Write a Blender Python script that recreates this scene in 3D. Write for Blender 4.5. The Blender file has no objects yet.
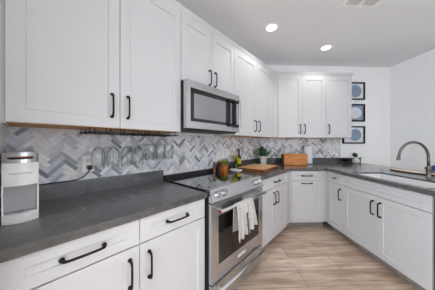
import bpy, bmesh, math, random
from mathutils import Vector, Matrix
random.seed(7)
PI = math.pi
S2 = 2 ** -.5
C = bpy.context.scene.collection
sc = bpy.context.scene

# ---------------------------------------------------------------- camera, light, exposure
YC = 2.8844                       # the left wall meets the angled back wall here
cam_d = bpy.data.cameras.new('camera')
cam_d.sensor_width = 36
cam_d.lens = 174.126 / 435 * 36
cam_d.shift_y = -1.30 / 435
cam_d.clip_start = .02
cam = bpy.data.objects.new('camera', cam_d)
C.objects.link(cam)
cam.location = (1.5778, 0, 1.2761)
cam.rotation_euler = (PI / 2, 0, .7438)
sc.camera = cam

WINDOW_LIGHT = 10.4                # glow of the unseen window panes, the side window added for its light
CAN_LIGHT = 4.2                    # each recessed lamp, watts
world = bpy.data.worlds.new('world')
sc.world = world
world.use_nodes = True
world.node_tree.nodes['Background'].inputs[0].default_value = (.9, .95, 1, 1)
world.node_tree.nodes['Background'].inputs[1].default_value = .5
vs = sc.view_settings
vs.view_transform = 'Standard'
vs.look = 'None'
vs.gamma = 1
vs.use_curve_mapping = False
vs.exposure = 0.0
sc.cycles.use_denoising = True
sc.cycles.diffuse_bounces = 7
sc.cycles.max_bounces = 14
sc.cycles.transparent_max_bounces = 16
sc.cycles.caustics_reflective = False
sc.cycles.caustics_refractive = False

# ---------------------------------------------------------------- materials
def s2l(c):
    return tuple(((v / 255) / 12.92 if v / 255 <= .04045 else ((v / 255 + .055) / 1.055) ** 2.4) for v in c) + (1,)

def mat(name, rgb, rough=.5, metal=0, noise=None, bump=0, nscale=40, stretch=None, trans=0, ior=1.45, coat=0, spec=None):
    m = bpy.data.materials.new(name)
    m.use_nodes = True
    nt = m.node_tree
    p = nt.nodes['Principled BSDF']
    col = s2l(rgb)
    p.inputs['Base Color'].default_value = col
    p.inputs['Roughness'].default_value = rough
    p.inputs['Metallic'].default_value = metal
    p.inputs['IOR'].default_value = ior
    p.inputs['Transmission Weight'].default_value = trans
    p.inputs['Coat Weight'].default_value = coat
    if spec is not None:
        p.inputs['Specular IOR Level'].default_value = spec
    if noise or bump:
        tc = nt.nodes.new('ShaderNodeTexCoord')
        mp = nt.nodes.new('ShaderNodeMapping')
        if stretch:
            mp.inputs['Scale'].default_value = stretch
        nz = nt.nodes.new('ShaderNodeTexNoise')
        nz.inputs['Scale'].default_value = nscale
        nz.inputs['Detail'].default_value = 4
        nt.links.new(tc.outputs['Object'], mp.inputs['Vector'])
        nt.links.new(mp.outputs[0], nz.inputs['Vector'])
        if noise:
            r = nt.nodes.new('ShaderNodeValToRGB')
            r.color_ramp.elements[0].color = s2l(noise)
            r.color_ramp.elements[0].position = .32
            r.color_ramp.elements[1].color = col
            r.color_ramp.elements[1].position = .68
            nt.links.new(nz.outputs['Fac'], r.inputs[0])
            nt.links.new(r.outputs[0], p.inputs['Base Color'])
        if bump:
            b = nt.nodes.new('ShaderNodeBump')
            b.inputs['Strength'].default_value = bump
            b.inputs['Distance'].default_value = .002
            nt.links.new(nz.outputs['Fac'], b.inputs['Height'])
            nt.links.new(b.outputs[0], p.inputs['Normal'])
    return m

def emit(name, rgb, strength):
    m = bpy.data.materials.new(name)
    m.use_nodes = True
    nt = m.node_tree
    nt.nodes.remove(nt.nodes['Principled BSDF'])
    e = nt.nodes.new('ShaderNodeEmission')
    e.inputs[0].default_value = s2l(rgb)
    e.inputs[1].default_value = strength
    nt.links.new(e.outputs[0], nt.nodes['Material Output'].inputs[0])
    return m

M = {}
M['wall'] = mat('wall_paint', (245, 245, 244), .7, noise=(243, 243, 242), nscale=3, bump=.03)
M['ceil'] = mat('ceiling_paint', (232, 232, 233), .8, noise=(230, 230, 231), nscale=2)
M['white'] = mat('cabinet_white', (205, 205, 205), .38, noise=(203, 203, 203), nscale=2)
M['plywood'] = mat('cabinet_plywood', (226, 170, 108), .55, noise=(190, 136, 80), nscale=9, stretch=(1, 6, 6))
M['toe'] = mat('toe_kick_shaded', (150, 143, 136), .6, noise=(140, 132, 125), nscale=5)  # white toe kick, its shade and brown floor bounce mixed into the colour
M['black'] = mat('black_metal', (30, 28, 27), .42, .5, noise=(23, 21, 20), nscale=30)
M['steel'] = mat('brushed_steel', (204, 204, 205), .25, .95, noise=(188, 188, 189), nscale=22, stretch=(1, 1, 18))
M['steel_dark'] = mat('dark_steel', (70, 70, 72), .4, .8, noise=(60, 60, 62), nscale=20)
M['chrome'] = mat('polished_steel', (184, 184, 186), .32, 1, noise=(172, 172, 174), nscale=14)
M['nickel'] = mat('brushed_nickel', (122, 114, 108), .28, .95, noise=(110, 102, 96), nscale=30)
M['blackglass'] = mat('black_glass', (14, 14, 15), .03, 0, noise=(12, 12, 13), nscale=5, coat=1, ior=1.6)
M['ovenglass'] = mat('oven_glass', (24, 22, 21), .06, 0, noise=(19, 17, 16), nscale=5, ior=1.55)
M['micglass'] = mat('microwave_glass', (168, 168, 170), .05, .9, noise=(162, 162, 164), nscale=4)
M['blackplastic'] = mat('black_plastic', (28, 28, 29), .45, noise=(24, 24, 25), nscale=30)
M['plastic'] = mat('white_plastic', (250, 249, 247), .35, noise=(228, 227, 224), nscale=8)
M['greyplastic'] = mat('grey_plastic', (168, 168, 168), .4, noise=(160, 160, 160), nscale=8)
M['slat'] = mat('vent_slat', (214, 214, 214), .5, noise=(208, 208, 208), nscale=8)
M['ceramic'] = mat('white_ceramic', (228, 226, 222), .25, noise=(216, 213, 208), nscale=25)
M['sink'] = mat('sink_composite', (226, 226, 226), .3, noise=(220, 220, 220), nscale=10)
M['terracotta'] = mat('orange_terracotta', (222, 126, 52), .55, noise=(204, 108, 42), nscale=40)
M['soil'] = mat('soil', (58, 44, 34), .95, noise=(36, 28, 22), nscale=120, bump=.5)
M['herb'] = mat('herb_leaf', (190, 190, 104), .55, noise=(146, 146, 72), nscale=60)
M['leaf'] = mat('dark_leaf', (62, 104, 58), .45, noise=(40, 76, 44), nscale=30)
M['stem'] = mat('plant_stem', (70, 86, 44), .6, noise=(52, 66, 36), nscale=50)
M['yellow'] = mat('yellow_petal', (246, 238, 128), .6, noise=(240, 230, 130), nscale=60)
M['label_yellow'] = mat('yellow_label', (206, 190, 34), .5, noise=(196, 176, 28), nscale=30)
M['greenglass'] = mat('green_glass', (66, 96, 34), .08, noise=(52, 78, 26), nscale=6, trans=.45, ior=1.5)
M['brown'] = mat('brown_capsule', (106, 70, 48), .5, noise=(90, 58, 40), nscale=30)
M['board'] = mat('maple_board', (230, 190, 138), .5, noise=(206, 160, 106), nscale=7, stretch=(1.2, 9, 9))
M['boardside'] = mat('maple_end_grain', (142, 86, 42), .55, noise=(110, 64, 30), nscale=16, stretch=(7, 3, 1))
M['crate'] = mat('orange_acacia', (222, 150, 86), .45, noise=(176, 106, 52), nscale=6, stretch=(1.3, 9, 11))
M['crateside'] = mat('dark_acacia', (112, 66, 36), .5, noise=(78, 44, 24), nscale=8, stretch=(8, 1.3, 9))
M['millwood'] = mat('mill_wood', (146, 100, 76), .5, noise=(120, 80, 58), nscale=14, stretch=(6, 6, 1))
M['paper'] = mat('paper_towel', (238, 238, 238), .9, noise=(230, 230, 230), nscale=160, bump=.15)
M['towel'] = mat('towel_cotton', (194, 191, 185), .95, noise=(174, 171, 165), nscale=90, bump=.4)
M['slab'] = mat('olive_slab', (222, 208, 194), .25, noise=(190, 164, 142), nscale=6, stretch=(1.2, 7, 7))
M['bark'] = mat('slab_edge', (92, 66, 52), .7, noise=(66, 46, 36), nscale=30)
M['blue'] = mat('blue_plastic', (28, 82, 132), .4, noise=(22, 68, 112), nscale=20)
M['artblue'] = mat('blue_print', (160, 176, 194), .6, noise=(104, 126, 152), nscale=70)
M['artwhite'] = mat('white_print', (226, 228, 230), .6, noise=(214, 220, 226), nscale=60)
M['red'] = mat('red_enamel', (150, 32, 30), .35, noise=(130, 26, 24), nscale=20)
M['copper'] = mat('copper_trim', (202, 146, 104), .3, .8, noise=(184, 128, 88), nscale=20)
M['text'] = mat('grey_lettering', (112, 112, 114), .5, noise=(104, 104, 106), nscale=20)
M['grout'] = mat('tile_grout', (206, 206, 206), .85, noise=(198, 198, 198), nscale=60)
M['can'] = emit('lamp_glow', (255, 250, 242), 9)
M['pane'] = emit('added_pane_glow', (226, 239, 255), WINDOW_LIGHT)
M['dim_pane'] = emit('dimmed_daylight_pane', (236, 243, 255), WINDOW_LIGHT * .30)  # window glow turned down to balance the light, no blind is there

def glass_mat():
    """thin clear glass: looks straight through, with sharp reflections that grow towards the edges"""
    m = bpy.data.materials.new('clear_glass')
    m.use_nodes = True
    nt = m.node_tree
    nt.nodes.remove(nt.nodes['Principled BSDF'])
    tr = nt.nodes.new('ShaderNodeBsdfTransparent'); tr.inputs[0].default_value = (.97, .975, .975, 1)
    gl = nt.nodes.new('ShaderNodeBsdfGlossy'); gl.inputs['Roughness'].default_value = .04
    lw = nt.nodes.new('ShaderNodeLayerWeight'); lw.inputs[0].default_value = .22
    rp = nt.nodes.new('ShaderNodeMapRange'); rp.inputs[3].default_value = .03; rp.inputs[4].default_value = .34
    nt.links.new(lw.outputs['Fresnel'], rp.inputs[0])
    mx = nt.nodes.new('ShaderNodeMixShader')
    nt.links.new(rp.outputs[0], mx.inputs[0]); nt.links.new(tr.outputs[0], mx.inputs[1]); nt.links.new(gl.outputs[0], mx.inputs[2])
    nt.links.new(mx.outputs[0], nt.nodes['Material Output'].inputs[0])
    return m
M['glass'] = glass_mat()

def counter_mat():
    m = bpy.data.materials.new('charcoal_soapstone')
    m.use_nodes = True
    nt = m.node_tree
    p = nt.nodes['Principled BSDF']
    tc = nt.nodes.new('ShaderNodeTexCoord')
    n1 = nt.nodes.new('ShaderNodeTexNoise'); n1.inputs['Scale'].default_value = 2.6; n1.inputs['Detail'].default_value = 4; n1.inputs['Roughness'].default_value = .5
    n2 = nt.nodes.new('ShaderNodeTexNoise'); n2.inputs['Scale'].default_value = 26; n2.inputs['Detail'].default_value = 5
    n3 = nt.nodes.new('ShaderNodeTexNoise'); n3.inputs['Scale'].default_value = 2.2; n3.inputs['Detail'].default_value = 2
    for n in (n1, n2, n3):
        nt.links.new(tc.outputs['Object'], n.inputs['Vector'])
    base = nt.nodes.new('ShaderNodeValToRGB')
    base.color_ramp.elements[0].color = s2l((70, 70, 69)); base.color_ramp.elements[0].position = .3
    base.color_ramp.elements[1].color = s2l((90, 90, 89)); base.color_ramp.elements[1].position = .7
    nt.links.new(n2.outputs['Fac'], base.inputs[0])
    ab = nt.nodes.new('ShaderNodeMath'); ab.operation = 'SUBTRACT'; ab.inputs[1].default_value = .5
    nt.links.new(n1.outputs['Fac'], ab.inputs[0])
    ab2 = nt.nodes.new('ShaderNodeMath'); ab2.operation = 'ABSOLUTE'
    nt.links.new(ab.outputs[0], ab2.inputs[0])
    vr = nt.nodes.new('ShaderNodeValToRGB')
    vr.color_ramp.elements[0].color = (1, 1, 1, 1); vr.color_ramp.elements[0].position = 0
    vr.color_ramp.elements[1].color = (0, 0, 0, 1); vr.color_ramp.elements[1].position = .009
    nt.links.new(ab2.outputs[0], vr.inputs[0])
    mk = nt.nodes.new('ShaderNodeValToRGB')
    mk.color_ramp.elements[0].position = .46; mk.color_ramp.elements[1].position = .58
    nt.links.new(n3.outputs['Fac'], mk.inputs[0])
    mu = nt.nodes.new('ShaderNodeMath'); mu.operation = 'MULTIPLY'
    nt.links.new(vr.outputs[0], mu.inputs[0]); nt.links.new(mk.outputs[0], mu.inputs[1])
    mu2 = nt.nodes.new('ShaderNodeMath'); mu2.operation = 'MULTIPLY'; mu2.inputs[1].default_value = .4
    nt.links.new(mu.outputs[0], mu2.inputs[0])
    mx = nt.nodes.new('ShaderNodeMixRGB')
    mx.inputs[2].default_value = s2l((205, 203, 200))
    nt.links.new(mu2.outputs[0], mx.inputs[0]); nt.links.new(base.outputs[0], mx.inputs[1])
    nt.links.new(mx.outputs[0], p.inputs['Base Color'])
    p.inputs['Roughness'].default_value = .38
    p.inputs['Coat Weight'].default_value = 1
    p.inputs['Coat Roughness'].default_value = .2
    p.inputs['Coat IOR'].default_value = 1.55
    p.inputs['Specular IOR Level'].default_value = .1
    return m
M['counter'] = counter_mat()

def floor_mat():
    m = bpy.data.materials.new('wood_plank_floor')
    m.use_nodes = True
    nt = m.node_tree
    p = nt.nodes['Principled BSDF']
    tc = nt.nodes.new('ShaderNodeTexCoord')
    mp = nt.nodes.new('ShaderNodeMapping')
    mp.inputs['Rotation'].default_value = (0, 0, -PI / 4)       # boards run along the back wall
    nt.links.new(tc.outputs['Object'], mp.inputs['Vector'])
    br = nt.nodes.new('ShaderNodeTexBrick')
    br.offset = .37; br.offset_frequency = 2
    br.inputs['Scale'].default_value = 1
    br.inputs['Brick Width'].default_value = 1.22
    br.inputs['Row Height'].default_value = .2
    br.inputs['Mortar Size'].default_value = .0022
    br.inputs['Mortar Smooth'].default_value = .3
    br.inputs['Color1'].default_value = s2l((232, 212, 194))
    br.inputs['Color2'].default_value = s2l((198, 174, 152))
    br.inputs['Mortar'].default_value = s2l((140, 120, 104))
    nt.links.new(mp.outputs[0], br.inputs['Vector'])
    mp2 = nt.nodes.new('ShaderNodeMapping'); mp2.inputs['Scale'].default_value = (1.0, 15, 1)
    nt.links.new(mp.outputs[0], mp2.inputs['Vector'])
    n1 = nt.nodes.new('ShaderNodeTexNoise'); n1.inputs['Scale'].default_value = 2; n1.inputs['Detail'].default_value = 7; n1.inputs['Distortion'].default_value = .25
    nt.links.new(mp2.outputs[0], n1.inputs['Vector'])
    mp3 = nt.nodes.new('ShaderNodeMapping'); mp3.inputs['Scale'].default_value = (1, 4, 1)
    nt.links.new(mp.outputs[0], mp3.inputs['Vector'])
    n2 = nt.nodes.new('ShaderNodeTexNoise'); n2.inputs['Scale'].default_value = 2.6; n2.inputs['Detail'].default_value = 3
    nt.links.new(mp3.outputs[0], n2.inputs['Vector'])
    r1 = nt.nodes.new('ShaderNodeValToRGB')
    r1.color_ramp.elements[0].color = (.62, .58, .55, 1); r1.color_ramp.elements[0].position = .33
    r1.color_ramp.elements[1].color = (1.08, 1.07, 1.06, 1); r1.color_ramp.elements[1].position = .64
    nt.links.new(n1.outputs['Fac'], r1.inputs[0])
    r2 = nt.nodes.new('ShaderNodeValToRGB')
    r2.color_ramp.elements[0].color = (.70, .66, .62, 1); r2.color_ramp.elements[0].position = .38
    r2.color_ramp.elements[1].color = (1.06, 1.05, 1.05, 1); r2.color_ramp.elements[1].position = .62
    nt.links.new(n2.outputs['Fac'], r2.inputs[0])
    m1 = nt.nodes.new('ShaderNodeMixRGB'); m1.blend_type = 'MULTIPLY'; m1.inputs[0].default_value = .75
    nt.links.new(br.outputs['Color'], m1.inputs[1]); nt.links.new(r1.outputs[0], m1.inputs[2])
    m2 = nt.nodes.new('ShaderNodeMixRGB'); m2.blend_type = 'MULTIPLY'; m2.inputs[0].default_value = .9
    nt.links.new(m1.outputs[0], m2.inputs[1]); nt.links.new(r2.outputs[0], m2.inputs[2])
    nt.links.new(m2.outputs[0], p.inputs['Base Color'])
    p.inputs['Roughness'].default_value = .5
    return m
M['floor'] = floor_mat()

def tile_mat():
    m = bpy.data.materials.new('marble_tile')
    m.use_nodes = True
    nt = m.node_tree
    p = nt.nodes['Principled BSDF']
    a = nt.nodes.new('ShaderNodeVertexColor'); a.layer_name = 'tile_tone'
    tc = nt.nodes.new('ShaderNodeTexCoord')
    nz = nt.nodes.new('ShaderNodeTexNoise'); nz.inputs['Scale'].default_value = 38; nz.inputs['Detail'].default_value = 5; nz.inputs['Distortion'].default_value = 1
    nt.links.new(tc.outputs['Object'], nz.inputs['Vector'])
    r = nt.nodes.new('ShaderNodeValToRGB')
    r.color_ramp.elements[0].color = (.88, .89, .91, 1); r.color_ramp.elements[0].position = .33
    r.color_ramp.elements[1].color = (1.06, 1.06, 1.05, 1); r.color_ramp.elements[1].position = .6
    nt.links.new(nz.outputs['Fac'], r.inputs[0])
    mx = nt.nodes.new('ShaderNodeMixRGB'); mx.blend_type = 'MULTIPLY'; mx.inputs[0].default_value = 1
    nt.links.new(a.outputs['Color'], mx.inputs[1]); nt.links.new(r.outputs[0], mx.inputs[2])
    nt.links.new(mx.outputs[0], p.inputs['Base Color'])
    p.inputs['Roughness'].default_value = .32
    return m
M['tile'] = tile_mat()

# ---------------------------------------------------------------- mesh helpers
def box(bm, x0, x1, y0, y1, z0, z1, bev=0):
    t = bmesh.new()
    bmesh.ops.create_cube(t, size=1)
    for v in t.verts:
        v.co = Vector(((x0 + x1) / 2 + v.co.x * (x1 - x0), (y0 + y1) / 2 + v.co.y * (y1 - y0), (z0 + z1) / 2 + v.co.z * (z1 - z0)))
    if bev:
        bmesh.ops.bevel(t, geom=t.edges[:], offset=bev, segments=2, affect='EDGES', profile=.5)
    merge(bm, t)

def merge(bm, t, mtx=None):
    if mtx is not None:
        t.transform(mtx)
    vm = {}
    for v in t.verts:
        vm[v] = bm.verts.new(v.co)
    for f in t.faces:
        nf = bm.faces.new([vm[v] for v in f.verts])
        nf.smooth = f.smooth
    t.free()

def tube(bm, pts, r, seg=10, caps=True):
    pts = [Vector(p) for p in pts]
    n = len(pts)
    rs = r if isinstance(r, (list, tuple)) else [r] * n
    tg = []
    for i in range(n):
        a = pts[max(i - 1, 0)]; b_ = pts[min(i + 1, n - 1)]
        tg.append((b_ - a).normalized())
    up = Vector((0, 0, 1)) if abs(tg[0].z) < .9 else Vector((1, 0, 0))
    nrm = (up - tg[0] * up.dot(tg[0])).normalized()
    rings = []
    for i in range(n):
        nrm = (nrm - tg[i] * nrm.dot(tg[i])).normalized()
        bi = tg[i].cross(nrm)
        rings.append([bm.verts.new(pts[i] + (nrm * math.cos(2 * PI * k / seg) + bi * math.sin(2 * PI * k / seg)) * rs[i]) for k in range(seg)])
    for i in range(n - 1):
        for k in range(seg):
            f = bm.faces.new((rings[i][k], rings[i][(k + 1) % seg], rings[i + 1][(k + 1) % seg], rings[i + 1][k]))
            f.smooth = True
    if caps:
        bm.faces.new(rings[0][::-1]); bm.faces.new(rings[-1])

def lathe(bm, prof, seg=24, c=(0, 0, 0), sx=1, sy=1):
    rings = []
    for r, z in prof:
        if r < 1e-6:
            rings.append([bm.verts.new((c[0], c[1], c[2] + z))])
        else:
            rings.append([bm.verts.new((c[0] + sx * r * math.cos(2 * PI * k / seg), c[1] + sy * r * math.sin(2 * PI * k / seg), c[2] + z)) for k in range(seg)])
    for a, b_ in zip(rings, rings[1:]):
        for k in range(seg):
            k2 = (k + 1) % seg
            if len(a) == 1 and len(b_) == 1:
                continue
            if len(a) == 1:
                f = bm.faces.new((a[0], b_[k2], b_[k]))
            elif len(b_) == 1:
                f = bm.faces.new((a[k], a[k2], b_[0]))
            else:
                f = bm.faces.new((a[k], a[k2], b_[k2], b_[k]))
            f.smooth = True

def cyl(bm, p0, p1, r, seg=16):
    tube(bm, [p0, p1], r, seg)

def prism(bm, polys, z0, z1):
    """flat polygons that share corners, raised into one solid"""
    t = bmesh.new()
    vm = {}
    def V(p):
        k = (round(p[0], 5), round(p[1], 5))
        if k not in vm:
            vm[k] = t.verts.new((p[0], p[1], z0))
        return vm[k]
    for p in polys:
        t.faces.new([V(q) for q in p])
    g = bmesh.ops.extrude_face_region(t, geom=t.faces[:])
    for v in g['geom']:
        if isinstance(v, bmesh.types.BMVert):
            v.co.z = z1
    bmesh.ops.recalc_face_normals(t, faces=t.faces[:])
    merge(bm, t)

def shaker(bm, x0, x1, z0, z1, yf, fr=.062, rec=.008, th=.019):
    fz = fr; fr = max(fr, .062)
    """framed door front: raised frame, sloping inner lip, sunk panel; front towards -y"""
    def R(i, y, k=None):
        k = i if k is None else k
        return [bm.verts.new(p) for p in ((x0 + i, y, z0 + k), (x1 - i, y, z0 + k), (x1 - i, y, z1 - k), (x0 + i, y, z1 - k))]
    a0 = R(0, yf + .0015); a = R(.0015, yf); b_ = R(fr, yf, fz); c_ = R(fr + .005, yf + rec, fz + .005); d = R(0, yf + th)
    def ring(p, q):
        for k in range(4):
            bm.faces.new((p[k], p[(k + 1) % 4], q[(k + 1) % 4], q[k]))
    ring(a, b_); ring(b_, c_); bm.faces.new(c_)
    ring(a0, a); ring(d, a0); bm.faces.new(d[::-1])

def leaf(bm, base, dirv, length, width, droop=.3, seg=3):
    base = Vector(base); d = Vector(dirv).normalized()
    side = d.cross(Vector((0, 0, 1)))
    if side.length < .05:
        side = Vector((1, 0, 0))
    side.normalize()
    L_, R_, Cn = [], [], []
    for i in range(seg + 1):
        t = i / seg
        p = base + d * length * t + Vector((0, 0, -droop * length * t * t))
        w = width * math.sin(PI * min(.97, .12 + .85 * t)) * .5
        n = side.cross(d)
        Cn.append(bm.verts.new(p - n * w * .25)); L_.append(bm.verts.new(p + side * w)); R_.append(bm.verts.new(p - side * w))
    for i in range(seg):
        for A, B in ((L_, Cn), (Cn, R_)):
            f = bm.faces.new((A[i], A[i + 1], B[i + 1], B[i])); f.smooth = True

def obj(name, bm, m, parent=None, recalc=True):
    if recalc:
        bmesh.ops.recalc_face_normals(bm, faces=bm.faces[:])
    me = bpy.data.meshes.new(name)
    bm.to_mesh(me); bm.free()
    o = bpy.data.objects.new(name, me)
    if m:
        me.materials.append(m)
    C.objects.link(o)
    if parent:
        o.parent = parent
    return o

def mk(name, m, parent, fn, *a, **k):
    bm = bmesh.new()
    fn(bm, *a, **k)
    return obj(name, bm, m, parent)

def bxo(name, m, parent, *dims, bev=0):
    bm = bmesh.new(); box(bm, *dims, bev=bev)
    return obj(name, bm, m, parent)

def tag(o, label, cat, group=None):
    o['label'] = label; o['category'] = cat
    if group:
        o['group'] = group
    return o

def thing(name, label, cat, loc=(0, 0, 0), rz=0, group=None):
    o = bpy.data.objects.new(name, None)
    o.empty_display_size = .05
    C.objects.link(o)
    o.location = loc; o.rotation_euler = (0, 0, rz)
    return tag(o, label, cat, group)

def struct(o):
    o['kind'] = 'structure'
    return o

def lettering(name, text, size, m, parent, loc, rot, spacing=1.0):
    cu = bpy.data.curves.new(name, 'FONT')
    cu.body = text; cu.size = size; cu.align_x = 'CENTER'; cu.align_y = 'CENTER'; cu.extrude = .0004
    cu.space_character = spacing
    t = bpy.data.objects.new(name, cu)
    C.objects.link(t)
    dg = bpy.context.evaluated_depsgraph_get()
    me = bpy.data.meshes.new_from_object(t.evaluated_get(dg))
    bpy.data.objects.remove(t); bpy.data.curves.remove(cu)
    o = bpy.data.objects.new(name, me)
    me.materials.clear(); me.materials.append(m)
    C.objects.link(o)
    o.parent = parent; o.location = loc; o.rotation_euler = rot
    return o

# the three cabinet runs.  local x: to the right along the run, local y: into the wall, z: up
RUN = {
    'left': (Vector((0, 0)), Vector((0, 1)), Vector((-1, 0)), PI / 2),
    'back': (Vector((0, YC)), Vector((S2, S2)), Vector((-S2, S2)), PI / 4),
}
bv = Vector((S2, S2)); nv = Vector((S2, -S2)); C0 = Vector((0, YC))
T_EDGE, T_FACE, T_BACK, T_WALL = .7827, .8027, 1.8843, 2.476
RUN['right'] = (C0 + bv * (T_FACE + .63), nv, bv, -PI / 4)
def at(run, s, y=0, z=0):
    o, ax, ay, rz = RUN[run]
    p = o + ax * s + ay * y
    return Vector((p.x, p.y, z))
def rz(run):
    return RUN[run][3]
def TS(t, s, z=0):
    p = C0 + bv * t + nv * s
    return Vector((p.x, p.y, z))
TAN = math.tan(PI / 8)

# ---------------------------------------------------------------- room shell
H = 2.719
A = (0, -.088); B = (0, YC); Cc = tuple(TS(T_WALL, 0).xy); D = tuple(TS(T_WALL, 6).xy)
E_ = (.75, Cc[1] - (Cc[0] + 6 * S2 - .75) - 6 * S2 + 0)   # rear wall runs at right angles to the right wall
E_ = (.75, D[1] - (D[0] - .75))
F_ = (.75, -.088)
room = [A, B, Cc, D, E_, F_]
poly = [A, B, Cc, D, E_, F_][::-1]
struct(mk('floor', M['floor'], None, prism, [poly], -.08, 0))
ceil = struct(mk('ceiling', M['ceil'], None, prism, [poly], H, H + .08))

def wall(name, p, q, th=.1, ext=.0):
    p, q = Vector(p), Vector(q)
    d = (q - p).normalized(); n = Vector((-d.y, d.x))     # outwards, the outline runs clockwise
    p = p - d * ext; q = q + d * ext
    quad = [p, q, q + n * th, p + n * th]
    return struct(mk(name, M['wall'], None, prism, [[tuple(v) for v in quad]], -.08, H + .08))
w_left = wall('wall_left', A, B)
w_back = wall('wall_back', B, Cc)
w_right = wall('wall_right', Cc, D)
w_rear = wall('wall_rear', D, E_)
wall('wall_side', E_, F_)
wall('wall_near', F_, A)

def window(name, run_o, ax, ay, rzv, x0, x1, z0, z1, n, pane='pane'):
    """daylit window on a wall; local y = 0 is the wall face, the room lies towards -y"""
    e = bpy.data.objects.new(name, None); C.objects.link(e)
    e.location = (run_o.x, run_o.y, 0); e.rotation_euler = (0, 0, rzv); struct(e)
    bm = bmesh.new()
    f = .05
    for a in ((x0 - f, x1 + f, z1, z1 + f), (x0 - f, x1 + f, z0 - f, z0), (x0 - f, x0, z0, z1), (x1, x1 + f, z0, z1)):
        box(bm, a[0], a[1], -.03, 0, a[2], a[3])
    for k in range(1, n):
        xx = x0 + (x1 - x0) * k / n
        box(bm, xx - .025, xx + .025, -.028, 0, z0, z1)
    obj('window_frame', bm, M['plastic'], e)
    for k in range(n):
        a = x0 + (x1 - x0) * k / n + (.026 if k else .001); b_ = x0 + (x1 - x0) * (k + 1) / n - (.026 if k < n - 1 else .001)
        bxo('window_pane', M[pane], e, a, b_, -.006, -.001, z0 + .001, z1 - .001)
RO = C0 + bv * T_WALL
window('window_1', RO, nv, bv, -PI / 4, 3.0, 5.6, .1, 2.3, 3, 'dim_pane')
window('added_window_2', Vector((.75, 0)), Vector((0, 1)), Vector((-1, 0)), PI / 2, -4.3, -.7, .25, 2.4, 3)  # unseen window added on the side wall to light the right wall

# herringbone marble behind the worktops: every tile a bevel-edged piece of one mosaic sheet
def clip(pg, x0, x1, z0, z1):
    for ax, lim, sg in ((0, x0, 1), (0, x1, -1), (1, z0, 1), (1, z1, -1)):
        out = []
        for i in range(len(pg)):
            p, q = pg[i - 1], pg[i]
            ip = (p[ax] - lim) * sg >= 0; iq = (q[ax] - lim) * sg >= 0
            if ip != iq:
                t = (lim - p[ax]) / (q[ax] - p[ax])
                out.append((p[0] + (q[0] - p[0]) * t, p[1] + (q[1] - p[1]) * t))
            if iq:
                out.append(q)
        pg = out
        if len(pg) < 3:
            return None
    return pg

def herringbone(parent, run, x0, x1, z0, z1):
    W, n, g = .0255, 4, .0013
    bm = bmesh.new()
    lay = bm.loops.layers.color.new('tile_tone')
    c45 = S2
    xc, zc = (x0 + x1) / 2, (z0 + z1) / 2
    R = int(((x1 - x0) + (z1 - z0)) / W / 1.2) + 10
    tones = [(250, 250, 249), (246, 247, 248), (242, 243, 245), (244, 241, 238), (230, 231, 234), (218, 220, 225), (204, 206, 210), (180, 183, 189)]
    wts = [22, 21, 18, 13, 12, 7, 5, 2]
    def tile(a0, b0, a1, b1):
        q = [(a0 * W + g, b0 * W + g), (a1 * W - g, b0 * W + g), (a1 * W - g, b1 * W - g), (a0 * W + g, b1 * W - g)]
        q = [(xc + (p[0] - p[1]) * c45, zc + (p[0] + p[1]) * c45) for p in q]
        q = clip(q, x0, x1, z0, z1)
        if not q:
            return
        k = random.uniform(.955, 1.0)
        col = s2l([v * k for v in random.choices(tones, wts)[0]])
        lo = [bm.verts.new((p[0], -.002, p[1])) for p in q]
        hi = [bm.verts.new((p[0], -.0068, p[1])) for p in q]
        fs = [bm.faces.new(hi)]
        for i in range(len(q)):
            fs.append(bm.faces.new((lo[i - 1], lo[i], hi[i], hi[i - 1])))
        for f in fs:
            for l in f.loops:
                l[lay] = col
    for y in range(-R, R):
        for j in range(-R // n - 1, R // n + 1):
            a = y + 2 * n * j
            if abs(a) < 1.3 * R:
                tile(a, y, a + n, y + 1)
            b0 = y - 2 * n + 1 + 2 * n * j
            if abs(b0) < 1.3 * R:
                tile(y, b0, y + 1, b0 + n)
    o = obj('tile_mosaic', bm, M['tile'], parent)
    o.matrix_parent_inverse.identity()
    o.location = at(run, 0); o.rotation_euler = (0, 0, rz(run))
    b2 = bmesh.new()
    box(b2, x0, x1, -.0055, -.0001, z0, z1)
    g_ = obj('tile_grout', b2, M['grout'], parent)
    g_.location = at(run, 0); g_.rotation_euler = (0, 0, rz(run))
herringbone(w_left, 'left', -.084, YC - .004, .905, 1.372)
herringbone(w_back, 'back', .004, 1.50, .905, 1.372)

# ---------------------------------------------------------------- cabinet parts
def handle(parent, x, z, yf, ln=.142, vertical=True, m='black'):
    bm = bmesh.new()
    h = ln / 2
    prof = [(-h, 0), (-h, .014), (-h + .006, .026), (-h + .022, .031), (0, .0325), (h - .022, .031), (h - .006, .026), (h, .014), (h, 0)]
    rad = [.0080, .0070, .0070, .0059, .0059, .0059, .0070, .0070, .0080]
    pts = [((x, yf - o, z + a) if vertical else (x + a, yf - o, z)) for a, o in prof]
    tube(bm, pts, rad, 8)
    for sg in (-1, 1):
        p = (x, yf, z + sg * h) if vertical else (x + sg * h, yf, z)
        cyl(bm, p, (p[0], p[1] - .006, p[2]), .0105, 10)
    return obj('handle', bm, M[m], parent)

def door(parent, x0, x1, z0, z1, yf, hx=None, hz=None, vertical=True, fr=.062, name='door', ln=.142):
    d = mk(name, M['white'], parent, shaker, x0, x1, z0, z1, yf, fr)
    if hx is not None:
        handle(d, hx, hz, yf, ln, vertical)
    return d

def carcass(parent, x0, x1, d, z0, z1):
    return bxo('carcass', M['white'], parent, x0, x1, -d, -.002, z0, z1)

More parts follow.
